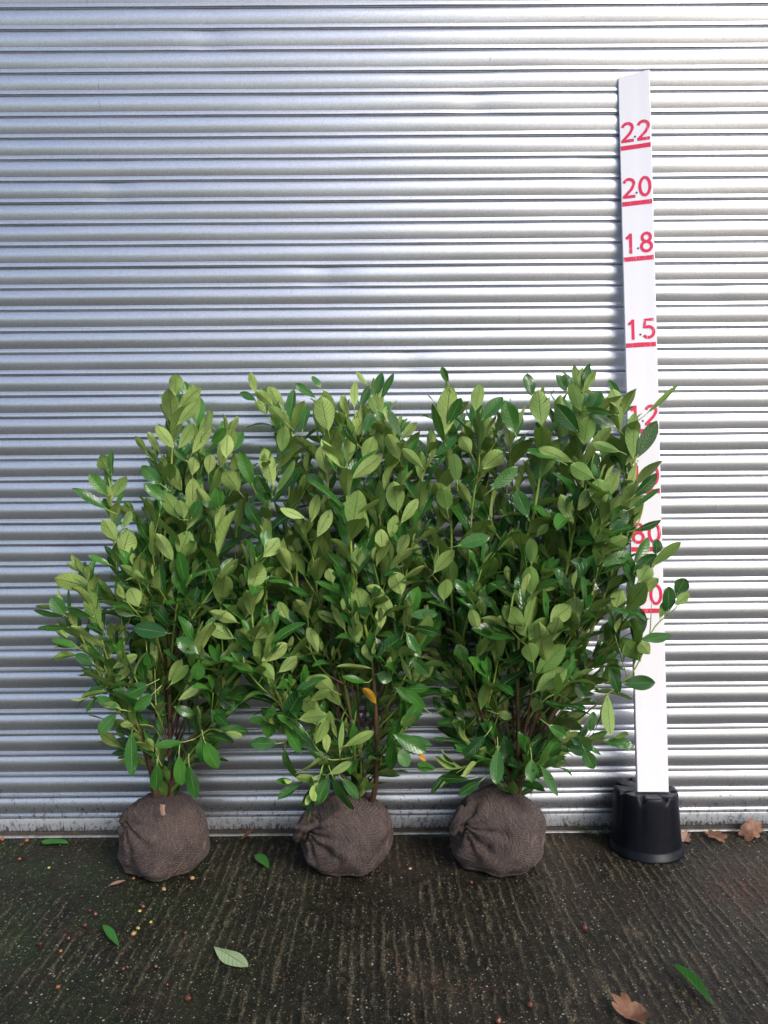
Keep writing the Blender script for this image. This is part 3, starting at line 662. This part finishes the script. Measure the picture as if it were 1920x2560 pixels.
HERO = {
11: {1: 'u1040,330,1045,200,85 u1060,400,1190,275,75 u1050,500,1180,365,65 u1030,640,925,505,70 u1060,640,1150,500,75 u1140,670,1250,500,70 u640,780,590,680,105 t630,920,530,790,75 u660,940,755,805,60 t635,1005,425,875,55 t660,810,665,645,38 u690,1190,610,1060,85 u720,1120,775,1010,65 u720,1295,770,1120,120 u1060,1275,1120,1135,110 t1290,1005,1200,920,75 t1300,1000,1285,870,75 u1140,800,1150,690,75 u1235,790,1250,675,70 u1340,700,1350,560,80 t1110,720,1030,640,50 u1415,895,1330,770,110 u1020,1310,930,1140,90 t390,1640,300,1520,85 t390,1640,200,1600,35 t550,1640,395,1590,45 u860,1420,715,1330,55 t650,1330,525,1275,35 u820,1580,770,1470,95 u1060,1060,970,900,90 u1090,1060,1060,950,75 t1130,1060,1190,950,70 u1200,560,1250,410,50 t1250,620,1340,520,60 t1000,960,850,850,70 t960,860,840,750,80 u940,660,875,545,45 u870,670,800,570,50 t1500,870,1420,660,80',
  4: 't1000,315,785,280,100 t1175,440,1045,340,85 t880,620,745,680,90 t905,675,795,780,70 t1030,750,1150,800,60 t870,420,900,525,80 t1180,480,1165,595,85 t780,905,785,1160,90 t930,1090,925,1255,75 t1060,1040,1075,1225,80 t1120,1095,1160,1295,75 t1210,950,1290,1130,90 t1190,940,1200,1075,70 t1090,960,910,985,45 t690,790,580,910,75 u630,660,480,690,45 u1410,255,1245,180,80 u1385,345,1225,265,85 t420,280,225,280,35 t460,400,305,345,40 t560,500,440,440,60 u830,190,590,110,50 t800,210,670,150,70 u670,520,820,440,60 u680,600,770,520,55 u1000,600,1080,460,60 u1010,620,1120,500,60 u1060,710,1200,620,45 t1290,680,1390,765,80 t1250,770,1330,830,90 t700,760,570,690,60 u720,770,610,730,65'},
22: {2: 'u610,630,560,390,145 t430,640,460,450,80 u690,870,570,680,70 u600,920,560,730,110 u230,1010,165,745,115 u285,770,310,590,95 u250,1055,375,830,55 t215,1130,120,930,95 t150,1300,40,1120,90 u775,1310,820,1035,150 u775,960,985,790,100 u960,1235,975,960,80 u860,840,930,670,110 u1100,825,1020,650,110 u1265,885,1120,745,75 u1090,1195,1060,975,130 u535,1360,630,1170,95 u490,1260,540,1060,75 u450,1230,275,1165,60 u1115,1265,1235,1100,80 t850,650,920,490,70 u790,470,790,285,65 u750,520,700,385,65 t830,470,900,310,60 t940,390,980,225,70 t975,415,1060,225,45 u325,580,190,450,75 u225,450,110,350,80 u110,370,70,220,55 t110,420,0,360,55 t1110,670,1020,480,70 u1110,690,1225,570,65 u800,1600,820,1440,100 u990,1480,975,1310,95 u860,1930,800,1700,150 u1120,1760,1060,1600,130 t560,330,500,245,55 t520,400,380,300,60 u70,1730,150,1550,130 u160,1500,270,1370,110 t170,1430,180,1310,75 t880,560,990,500,70 u950,520,890,380,55 u880,310,800,220,40 u640,1680,610,1580,80 t590,1010,450,930,80 u1000,1750,870,1700,70 t820,740,700,590,45 u1040,1370,1080,1210,85 u1090,1480,1160,1340,80 t1340,810,1500,670,70',
  5: 'u800,450,790,250,110 u725,350,635,155,75 u690,300,535,220,75 u975,335,975,195,80 u650,770,500,660,120 t225,860,195,1095,115 t310,975,430,760,130 u150,560,330,440,110 u270,635,400,530,80 u235,690,155,570,85 t300,990,415,1200,70 u410,960,610,930,100 u525,1130,600,950,90 u600,1190,600,1065,60 u690,1210,710,975,30 u725,1150,925,1055,75 u620,1340,770,1260,50 u525,1380,390,1370,75 t615,1360,520,1555,100 t640,1355,775,1605,75 t700,1370,825,1510,60 t1060,1065,1290,1190,100 t1060,1100,1035,1325,85 t1100,1170,1165,1290,90 t1150,365,1245,535,75 t1170,240,1365,235,75 t1180,320,1390,370,60 t945,650,1050,690,90 t880,710,700,670,45 t1060,720,1215,850,70 u1100,510,1185,700,50 t1190,540,1310,660,90 u1070,270,910,60,110 u105,410,230,320,75 u95,430,60,... u250,750,390,690,70 t260,1130,70,1130,90 u900,610,670,580,45 u540,500,470,320,80 u900,560,880,430,100 t1290,900,1150,760,70 u500,830,620,770,80'},
33: {2: 'u1420,650,1450,310,150 t1440,580,1530,400,80 t1440,300,1395,185,40 t1420,720,1330,440,60 u1340,1610,1480,1450,100 u1410,1800,1430,1650,110',
  3: 'u650,505,630,295,120 t590,330,560,200,80 t870,550,730,380,100 u900,620,930,450,120 u880,420,820,250,75 u875,300,840,150,50 t900,300,930,160,50 u895,310,970,180,55 t800,310,740,200,65 t930,420,1000,300,90 t1100,530,930,430,75 t1080,440,905,400,35 u1100,400,1070,290,85 t1120,360,1050,235,50 u830,720,630,640,75 u960,820,815,740,100 u1010,995,980,820,130 u840,1085,760,915,85 u870,1010,940,880,75 u1150,740,1270,580,60 t1190,930,1345,790,65 t1180,1000,1350,885,35 t1190,1130,1370,1075,45 t1050,1130,1160,1010,90 u590,1330,590,1170,75 u590,1510,580,1340,100 u255,420,290,260,85 t290,480,420,330,85 t500,570,430,360,100 u230,670,170,570,80 u90,1010,60,870,100 t350,890,510,750,80 t150,1220,345,1160,85 t1190,1380,1330,1270,80 t1330,1270,1330,1180,90 u1300,1340,1480,1200,85 u1200,1510,1340,1410,80 u1230,1430,1290,1330,100 u1090,1590,1120,1480,95 t1450,1510,1500,1410,90 t1400,1610,1400,1460,95 u1350,1650,1395,1530,55 u1440,1570,1530,1500,65 u1270,440,1470,265,35 u1190,700,1200,430,110 t1210,700,1330,480,90 u300,760,420,660,110 t570,1050,500,890,90 u150,850,130,670,80 t760,720,560,640,60 u620,1160,690,1090,50 u990,... u1110,660,950,610,60 t640,1060,760,1000,90 u940,1200,990,1040,90 u1000,1250,1160,1170,90 t1000,1340,1180,1260,80 u630,1480,780,1430,60 t820,1310,930,1340,80',
  6: 't1130,610,1320,610,90 u1230,480,1130,355,110 t1230,360,1420,330,60 u1290,440,1230,370,80 t1200,360,1240,170,100 u1040,680,1050,920,90 u615,660,800,520,110 u615,560,790,380,110 u600,490,570,370,105 u550,280,420,150,100 u555,270,590,115,55 u575,355,670,220,95 u700,250,820,150,110 u850,250,860,100,70 u285,320,385,210,75 u275,440,470,345,70 t190,510,150,380,95 u275,310,230,165,70 t390,1000,380,1210,85 t590,1060,590,1200,80 t640,1100,740,1280,65 t320,920,190,1050,60 t820,940,955,1000,70 t690,860,800,930,70 t850,610,910,700,70 t800,1000,930,1020,60 t220,1180,45,1180,55 t290,1190,155,1275,60 u380,790,480,810,60 u290,770,330,590,75 t250,110,385,140,65 t700,730,640,... t900,1000,960,1120,80 t940,900,960,780,50 t1110,680,1060,520,70'}}
def hero_leaves(fol, seed, rs, paths):
    allp = []
    for P in paths:
        for p in P:
            q = p-CAM; z = q.dot(CF); allp.append((W0/2+F*q.dot(CR)/z, H0/2-F*q.dot(CU)/z, p))
    for zn, txt in HERO[seed].items():
        ax, ay, ox, oy = ZN[zn]
        for wd in txt.split():
            if '...' in wd or wd.count(',') != 4: continue
            side = wd[0]; x0, y0, x1, y1, wz = [float(v) for v in wd[1:].split(',')]
            X0, Y0, X1, Y1 = (ox+x0*ax)*K, (oy+y0*ay)*K, (ox+x1*ax)*K, (oy+y1*ay)*K
            best = min(allp, key=lambda t: math.hypot(t[0]-X0, t[1]-Y0)+max(0, (t[2].y+.3))*120)
            yd = min(best[2].y-.015, -.33 if Y0 < 1850 else -.375)-rs.uniform(0, .05)
            A = at(X0, Y0, yd); dy = rs.uniform(-.028, .004) if side == 'u' else rs.uniform(-.03, .02)
            B = at(X1, Y1, yd+dy); d = (B-A); Ln = d.length; wid = wz*ax*K/F*(yd+2.779)*1.02
            tilt = rs.gauss(0, .30); face = Vector((0, 1, 0)) if side == 'u' else Vector((0, -1, 0))
            nrm = face+Vector((rs.gauss(0, .25), 0, .35 if side == 't' else rs.uniform(-.1, .4)))
            if wid/Ln < .33: nrm = nrm+d.normalized().cross(face)*rs.choice((-1, 1))*.9; wid = wid*1.3
            leaf(fol, A, d, nrm, Ln, wid, min(1, max(0, rs.uniform(.1, 1)-(.3 if seed == 33 else 0))), curl=rs.uniform(-.06, .10), fold=rs.uniform(.05, .28), wave=rs.uniform(.02, .08), pet=0, NLv=14)
            tgt = best[2]; dist = (tgt-A).length
            e = tgt if dist < .10 else A-d.normalized()*.03+Vector((0, .02, 0))
            pts = smooth_path([e, (e+A)/2-d.normalized()*.003, A, A+d.normalized()*Ln*.3], 5)[:5]
            fol.tube(pts, [.0015, .0014, .0013, .0012, .0010], 5, [.9]*5)
def build_plant(label, bxv, ballpar, shoots, seed, knotoff, hw, top_v):
    rs = random.Random(seed); random.seed(seed)
    bx = atv(bxv, 1800, -.225).x
    root = thing('laurel_plant', (bx, -.225, 0), label, 'plant', 'cherry laurels standing in a row')
    make_ball(root, bx, -.225, hw, top_v, seed, (bx+knotoff[0], knotoff[1], knotoff[2]))
    fol = MB(); ybase = -.225; allpaths = []
    (ax_, ay_), tips = FILL[seed]
    extra = []
    for (tx, ty) in tips:
        sx_ = ax_+(tx-ax_)*rs.uniform(.05, .25)
        if ty > 1540: extra.append(([(ax_, 1690), ((ax_+tx)/2, (1690+ty)/2), (tx, ty)], rs.uniform(-.34, -.12), .3, .09, .5, 's')); continue
        extra.append(([(sx_, ay_+rs.uniform(-20, 60)), ((sx_+tx)/2+rs.uniform(-12, 12), (ay_+ty)/2+20), (tx, ty)], rs.uniform(-.30, -.07), .22, rs.uniform(.095, .11), .6, 's'))
    for k, (pts, yt, f0, size, thick, typ) in enumerate(list(shoots)+extra):
        yt = max(yt, -.50)*.82 if typ == 's' else yt*.9
        yb = ybase+rs.uniform(-.03, .03) if typ == 'w' else ybase+(yt-ybase)*.35
        path = tree_path(pts, yb, yt, 22)
        if pts[0][1] > 1640: path = [Vector((bx+(path[0].x-bx)*.6, -.225, .13)), Vector((bx+(path[0].x-bx)*.8, -.225, .18))]+path
        r0, r1 = (.0085*thick, .0022) if typ == 'w' else (.0042*thick+.001, .0016)
        allpaths.append(path); n = len(path); rad = [r0+(r1-r0)*(i/(n-1))**.75 for i in range(n)]
        a = [(i/(n-1))*(1.3 if typ == 'w' else 1.25)+(0 if typ == 'w' else .15) for i in range(n)]
        mb = MB(); mb.tube(path, rad, 8, a)
        # side twigs
        tw = []
        tot = sum((path[i+1]-path[i]).length for i in range(n-1))
        nt_ = int(tot/.19) if typ == 'w' else int(tot/.27)
        for q in range(nt_):
            fr = rs.uniform(max(.25, f0*.75), .62 if typ == 'w' else .8); i = int(fr*(n-1)); t = (path[i+1]-path[i-1]).normalized()
            rad_ = Vector((rs.uniform(-1, 1), rs.uniform(-1, .45), rs.uniform(-.1, .3))).normalized(); ln = rs.uniform(.07, .14)
            d = (t*.8+rad_*.75).normalized(); p0 = path[i]; p2 = p0+d*ln+Vector((0, 0, .012))
            if p2.y > -.06: p2.y = -.06-rs.random()*.02
            tp = smooth_path([p0, (p0+p2)/2+Vector((0, 0, -.006)), p2], 6); tw.append(tp)
            mb.tube(tp, [.0019, .0018, .0017, .0016, .0015, .0014, .0012], 5, [.8]*7)
        mb.build('stem', M['stem'], root)
        shoot_leaves(fol, path, f0, size, rs, gap=.027 if size > .1 else .024)
        for tp in tw: shoot_leaves(fol, tp, .3, size*.85, rs, gap=.024)
    hero_leaves(fol, seed, rs, allpaths)
    print('leaf verts', len(fol.v), 'leaves', len(fol.v)//84)
    fol.build('foliage', M['leaf'], root)
    return root
PA = build_plant('leftmost laurel plant, with sprays reaching out over the bare shutter on its left', 356, None, SH_A, 11, (-.100, -.290, .190), .146, .240)
PB = build_plant('middle laurel plant, with one yellow leaf and a frayed knot on its root ball', 750, None, SH_B, 22, (-.122, -.295, .150), .144, .238)
PC = build_plant('rightmost laurel plant, its branches crossing the white measuring board', 1077, None, SH_C, 33, (-.122, -.290, .165), .148, .250)
# the yellow and orange leaves of the middle plant, and the scrap on the first root ball
def one_leaf(name, mt, parent, p0, p1, nrm, Wd, lab, **kw):
    k = MB(); random.seed(4); leaf(k, p0, p1-p0, nrm, (p1-p0).length, Wd, .4, pet=0, **kw); o = k.build(name, mt, parent); 
    if lab: o['label'] = lab
    return o
one_leaf('leaf', M['yellow'], PB, atv(812, 1520, -.40), atv(785, 1482, -.42), Vector((.3, .9, .2)), .032, 'orange-yellow leaf')
one_leaf('leaf', M['yellow'], PB, atv(900, 1622, -.38), atv(921, 1645, -.38), Vector((.3, -.9, .4)), .016, 'shrivelled orange leaf')

rs = random.Random(8); k = MB()
a0, a1 = atv(684, 1778, -.345), atv(655, 1789, -.350)
for i in range(90):
    jit = lambda q: Vector((rs.gauss(0, q), rs.gauss(0, q), rs.gauss(0, q)))
    e = a1+Vector((-.016, 0, .004))*rs.uniform(.2, 1.8)+jit(.0045)
    k.tube(smooth_path([a0+jit(.006), (a0+a1)/2+jit(.0035)+Vector((0, 0, -.004)), a1+jit(.003), e], 7), [.0006]*8, 3, None, False)
o = k.build('frayed_knot', M['strand'], PB); o['kind'] = 'stuff'

# ------------------------------------------------------------------ fallen leaves
def fallen(name, px, py, px2, py2, Wd, mt, label, cat, under=False, curl=-.06, fold=.15, lift=.006, grp='leaves lying on the concrete'):
    a, b_ = onfloor(px, py, lift), onfloor(px2, py2, lift+.002)
    k = MB(); random.seed(int(px)); leaf(k, a, b_-a, Vector((0, 0, -1 if under else 1)), (b_-a).length, Wd, .5, curl=curl, fold=fold, wave=.04, pet=0, clampy=False)
    zmin = min(v[2] for v in k.v); k.v = [(x, y, z-zmin+lift) for (x, y, z) in k.v]
    return tag(k.build(name, mt, None, origin=a), label, cat, grp)
fallen('fallen_leaf', 536, 2373, 619, 2418, .052, M['fallen_pale'], 'pale underside-up leaf lying alone on the concrete', 'leaf', True, -.05)
fallen('fallen_leaf', 170, 2108, 104, 2104, .048, M['fallen_green'], 'dark green leaf beside the shutter left of the first root ball', 'leaf', False, .03)
fallen('fallen_leaf', 672, 2172, 640, 2142, .042, M['fallen_green'], 'bright green folded leaf between the left and middle root balls', 'leaf', False, -.08, .5)
fallen('fallen_leaf', 298, 2368, 258, 2324, .030, M['fallen_green'], 'narrow folded green leaf on concrete below the left root ball', 'leaf', False, -.12, .7)
fallen('fallen_leaf', 1782, 2512, 1682, 2420, .050, M['fallen_green'], 'long curled green leaf lying in front of the black pot', 'leaf', False, -.05, .9)
fallen('fallen_leaf', 268, 2216, 315, 2206, .022, M['dry'], 'small dry pinkish-brown leaf against the left root ball', 'leaf', False, -.1, .4)
def oak(px, py, size, rot, label, tilt=0.25, seed=1, mt='oak', up=0):
    c = onfloor(px, py, .004); rs = random.Random(seed); nl = 72; V = []
    k = MB(); ring = []
    for i in range(nl):
        a = 2*math.pi*i/nl; x = math.cos(a); lob = .62+.38*abs(math.sin(a*3.5+.4))**.7*(1 if abs(x) < .96 else .8)
        rx, ry = size*(.55*lob+(.06 if x > .9 else 0))*math.cos(a), size*.36*lob*math.sin(a)*(1+.25*math.sin(a*2))
        ring.append((rx, ry))
    R = Matrix.Rotation(rot, 3, 'Z')
    rows = []
    for f_ in (.04, .35, .65, .85, 1.0):
        row = []
        for (x, y) in ring:
            x_, y_ = x*f_, y*f_; z = .010+.010*math.sin(x_*60+seed)+abs(y_)*tilt+noise.noise((x_*30, y_*30, seed))*.006
            row.append(c+Matrix.Rotation(math.radians(up), 3, 'X')@(R@Vector((x_, y_, z))))
        rows.append(row)
    k.grid(rows, closed=True)
    k.tube([c+R@Vector((-size*.5, 0, .008)), c+R@Vector((-size*.75, .004, .004))], [.001, .0008], 5)
    zmin = min(v[2] for v in k.v); k.v = [(x, y, z-zmin+.003) for (x, y, z) in k.v]
    return tag(k.build('oak_leaf', M[mt], None, origin=c), label, 'leaf', 'dry oak leaves on the concrete')
oak(1875, 2090, .095, .3, 'largest lobed brown oak leaf, propped against the shutter foot', .3, 2, 'oak', 48)
oak(1788, 2096, .068, 2.2, 'crumpled brown oak leaf by the shutter, second from the pot', .5, 3, 'oak', 35)
oak(1712, 2096, .06, .9, 'small pinkish oak leaf touching the right side of the black pot', .5, 4, 'dry', 30)
oak(1578, 2542, .10, 1.9, 'brown oak leaf at the front edge of the concrete', .45, 5)
oak(618, 2094, .045, .6, 'small brown leaf scrap beside shutter between left and middle root balls', .6, 6)
# scrap of dry leaf resting on the left root ball
k = MB(); p = atv(351, 1737, -.352); q = atv(353, 1760, -.364)
k.grid([[p+Vector((-.008, 0, 0)), p+Vector((0, -.004, .001)), p+Vector((.009, -.001, -.002))], [(p+q)/2+Vector((-.009, -.002, 0)), (p+q)/2+Vector((0, -.007, 0)), (p+q)/2+Vector((.006, -.003, 0))], [q+Vector((-.007, -.001, 0)), q+Vector((.001, -.005, -.001)), q+Vector((.008, -.002, .002))]])
tag(k.build('leaf_scrap', M['dry'], None, origin=p), 'tan scrap of dry leaf stuck on the left root ball', 'leaf')

# ------------------------------------------------------------------ nuts, berries, husks
def nut(px, py, r, mt, label, cat='nut', half=False, name=None, seed=0):
    c = onfloor(px, py, r*.8); k = MB(); rows = []
    for i in range(11):
        t = math.pi*i/10
        if half and t > 1.75: break
        row = []
        for j in range(16):
            a = 2*math.pi*j/16; rr = .85*r*(1+.30*noise.noise((math.cos(a)*1.6, math.sin(a)*1.6, t*1.3+seed*.37)))
            tip = 1.18 if i == 0 else 1
            row.append(c+Vector((rr*math.sin(t)*math.cos(a), rr*.88*math.sin(t)*math.sin(a), rr*.86*math.cos(t)*tip)))
        rows.append(row)
    k.grid(rows[::-1], closed=True)
    if cat == 'nut': k.tube([c+Vector((0, 0, r*.8)), c+Vector((r*.15, 0, r*1.15))], [r*.16, r*.08], 6)
    return tag(k.build(name or ('fallen_nut' if cat == 'nut' else 'fallen_berry' if cat == 'berry' else 'empty_husk'), M[mt], None, origin=c), label, cat, 'nuts and berries scattered on the concrete')
for a in [
 (5, 2098, .0085, 'nut_orange', 'orange nut at the very left end of the shutter foot', 'nut'),
 (67, 2101, .0085, 'nut_orange', 'orange nut by the shutter, just left of the dark green leaf', 'nut'),
 (52, 2112, .008, 'nut_brown', 'dull brown nut in front of the two orange nuts', 'nut'),
 (577, 2084, .0085, 'nut_orange', 'orange-brown nut against the shutter right of the left root ball', 'nut'),
 (647, 2084, .010, 'nut_brown', 'glossy red-brown nut on the shutter foot left of the middle root ball', 'nut'),
 (481, 2196, .009, 'nut_pale', 'pale tan half shell touching the front of the left root ball', 'husk', True),
 (410, 2224, .0085, 'nut_pale', 'pale tan half shell below the left root ball', 'husk', True),
 (334, 2196, .006, 'nut_orange', 'small orange crumb nut at the lower left of the left root ball', 'nut'),
 (334, 2334, .008, 'nut_pale', 'pinkish nut beside the yellow husk near the narrow green leaf', 'nut'),
 (345, 2321, .007, 'nut_yellow', 'split yellow husk above the pinkish nut', 'husk', True),
 (377, 2306, .006, 'nut_yellow', 'lone yellow husk right of the split husk', 'husk', True),
 (349, 2278, .006, 'nut_yellow', 'yellow-green husk nearest below the left root ball', 'husk', True),
 (357, 2266, .008, 'nut_brown', 'brown nut behind the yellow-green husk', 'nut'),
 (212, 2313, .009, 'nut_red', 'dark red berry above the narrow green leaf', 'berry'),
 (238, 2285, .009, 'nut_red', 'purplish berry in a pair, left of the yellow husks', 'berry'),
 (225, 2276, .007, 'nut_red', 'smaller purplish berry behind its pair', 'berry'),
 (171, 2346, .008, 'nut_red', 'bright dark-red berry left of the narrow green leaf', 'berry'),
 (100, 2360, .008, 'nut_red', 'purple berry nearest the left edge of the concrete', 'berry'),
 (463, 2332, .007, 'nut_red', 'small crimson berry behind the pale fallen leaf', 'berry'),
 (389, 2416, .007, 'nut_red', 'crimson berry left of the pale fallen leaf', 'berry'),
 (308, 2422, .006, 'nut_brown', 'dull brown berry between narrow leaf and pale leaf', 'berry'),
 (470, 2495, .010, 'nut_brown', 'round brown nut in front of the pale fallen leaf', 'nut'),
 (418, 2462, .006, 'nut_red', 'dull red berry behind the round brown nut', 'berry'),
 (145, 2468, .007, 'nut_orange', 'small orange-brown husk at the lower left of the concrete', 'husk', True),
 (152, 2378, .006, 'nut_orange', 'small orange chip beside the purple berry', 'husk', True),
 (49, 2148, .007, 'nut_orange', 'flat orange-brown husk in front of the dark green leaf', 'husk', True),
 (122, 2170, .006, 'nut_yellow', 'yellow-green husk on the dusty patch', 'husk', True),
 (1178, 2206, .008, 'nut_red', 'dark red berry in front of the right root ball', 'berry'),
 (1462, 2320, .010, 'nut_brown', 'angular red-brown nut in front of the measuring board', 'nut'),
 (1246, 2552, .010, 'nut_brown', 'red-brown nut at the front edge, middle of the concrete', 'nut'),
 (1325, 2512, .009, 'nut_brown', 'dull brown nut left of the front oak leaf', 'nut'),
 (1495, 2145, .006, 'nut_red', 'tiny red berry between right root ball and black pot', 'berry'),
 (1025, 2172, .007, 'nut_pale', 'tan flake between middle and right root balls', 'husk', True),
 (612, 2222, .007, 'nut_red', 'dull maroon berry right of the left root ball', 'berry'),
]:
    nut(a[0], a[1], a[2], a[3], a[4], a[5], len(a) > 6, seed=a[0])

# ------------------------------------------------------------------ stuff: pale grit on the ridges, reddish litter
rs = random.Random(5)
def chips(name, n, area, size, mt, label, cat, flatc=.5):
    k = MB(); made = 0
    while made < n:
        x, y = area(rs)
        z = ground_z(x, y); s_ = size*min(2.4, rs.lognormvariate(-.35, .55)); a = rs.random()*6.28; e = rs.uniform(.5, 1.6)
        vs = []
        for (u, v, h) in ((1, 0, 0), (-.5, .8, 0), (-.5, -.8, 0), (0, 0, 1)):
            vs.append((x+s_*(u*math.cos(a)*e-v*math.sin(a)), y+s_*(u*math.sin(a)*e+v*math.cos(a)), z-.0003+h*s_*flatc))
        k.add(vs, [(0, 1, 3), (1, 2, 3), (2, 0, 3)]); made += 1
    o = k.build(name, M[mt], None, smooth=False); tag(o, label, cat, None, 'stuff'); return o
def ar_all(r):
    while True:
        x, y = r.uniform(-1.5, 1.5), r.uniform(-1.15, -.02)
        i = int((x+1.75)/3.5*(NX-1)); j = int((y+1.45)/1.5*(NY-1))
        if r.random() < .06+.9*crest[i, j]**1.6: return x, y
chips('grit', 15000, ar_all, .0015, 'crumb', 'pale grit scattered over the wet concrete', 'grit')
def ar_red(r):
    p = onfloor(r.gauss(1870, 75), r.gauss(2225, 28), 0); return p.x, min(p.y, -.03)
chips('leaf_litter', 2400, ar_red, .0028, 'litter', 'reddish rotted leaf litter at the right of the concrete', 'litter', .35)
def ar_foot(r):
    x = r.uniform(-1.6, 1.6)
    return x, -.016-abs(r.gauss(0, .009))*(1+1.2*max(0, noise.noise((x*7, 1, 1))))
chips('soil_crumbs', 3500, ar_foot, .0021, 'rubber', 'dark soil crumbs along the foot of the shutter', 'soil', .6)
def ar_red2(r):
    c = r.choice(((1090, 2450, 70, 8), (1000, 2440, 14, 22), (1180, 2476, 60, 5), (1610, 2225, 60, 20), (240, 2330, 50, 12)))
    p = onfloor(r.gauss(c[0], c[2]), r.gauss(c[1], c[3]), 0); return p.x, p.y
chips('root_crumbs', 900, ar_red2, .0022, 'litter', 'dark reddish crumbs trailing over the front concrete', 'crumbs', .35)

# weeds at the foot of the shutter
def weed(px, py, n, label, seed, size=.012):
    c = onfloor(px, py, .002); r = random.Random(seed); root = thing('weed', c, label, 'weed')
    st = MB(); lf_ = MB()
    for i in range(n):
        a = r.uniform(math.pi*.9, math.pi*2.1); ln = r.uniform(.015, .045); tip = c+Vector((math.cos(a)*ln*.9, math.sin(a)*ln*.5, ln*r.uniform(.3, 1.0)))
        st.tube([c, (c+tip)/2+Vector((0, 0, .004)), tip], [.0007, .0006, .0005], 4, [1, 1, 1])
        for q in range(4):
            aa = r.random()*6.28; d = Vector((math.cos(aa), math.sin(aa)*.7, .35)); leaf(lf_, tip, d, Vector((0, 0, 1)), size*r.uniform(.7, 1.2), size*.6, .6, NLv=5, NU=2, pet=0)
    st.build('stem', M['weed'], root); lf_.build('foliage', M['weed'], root)
weed(1462, 2078, 9, 'little green weed at the shutter foot left of the black pot', 1, .014)
weed(1490, 2092, 6, 'second, lower green weed next to the black pot', 2, .012)
weed(684, 2084, 8, 'wispy pale green weed at the shutter foot near the middle root ball', 3, .008)
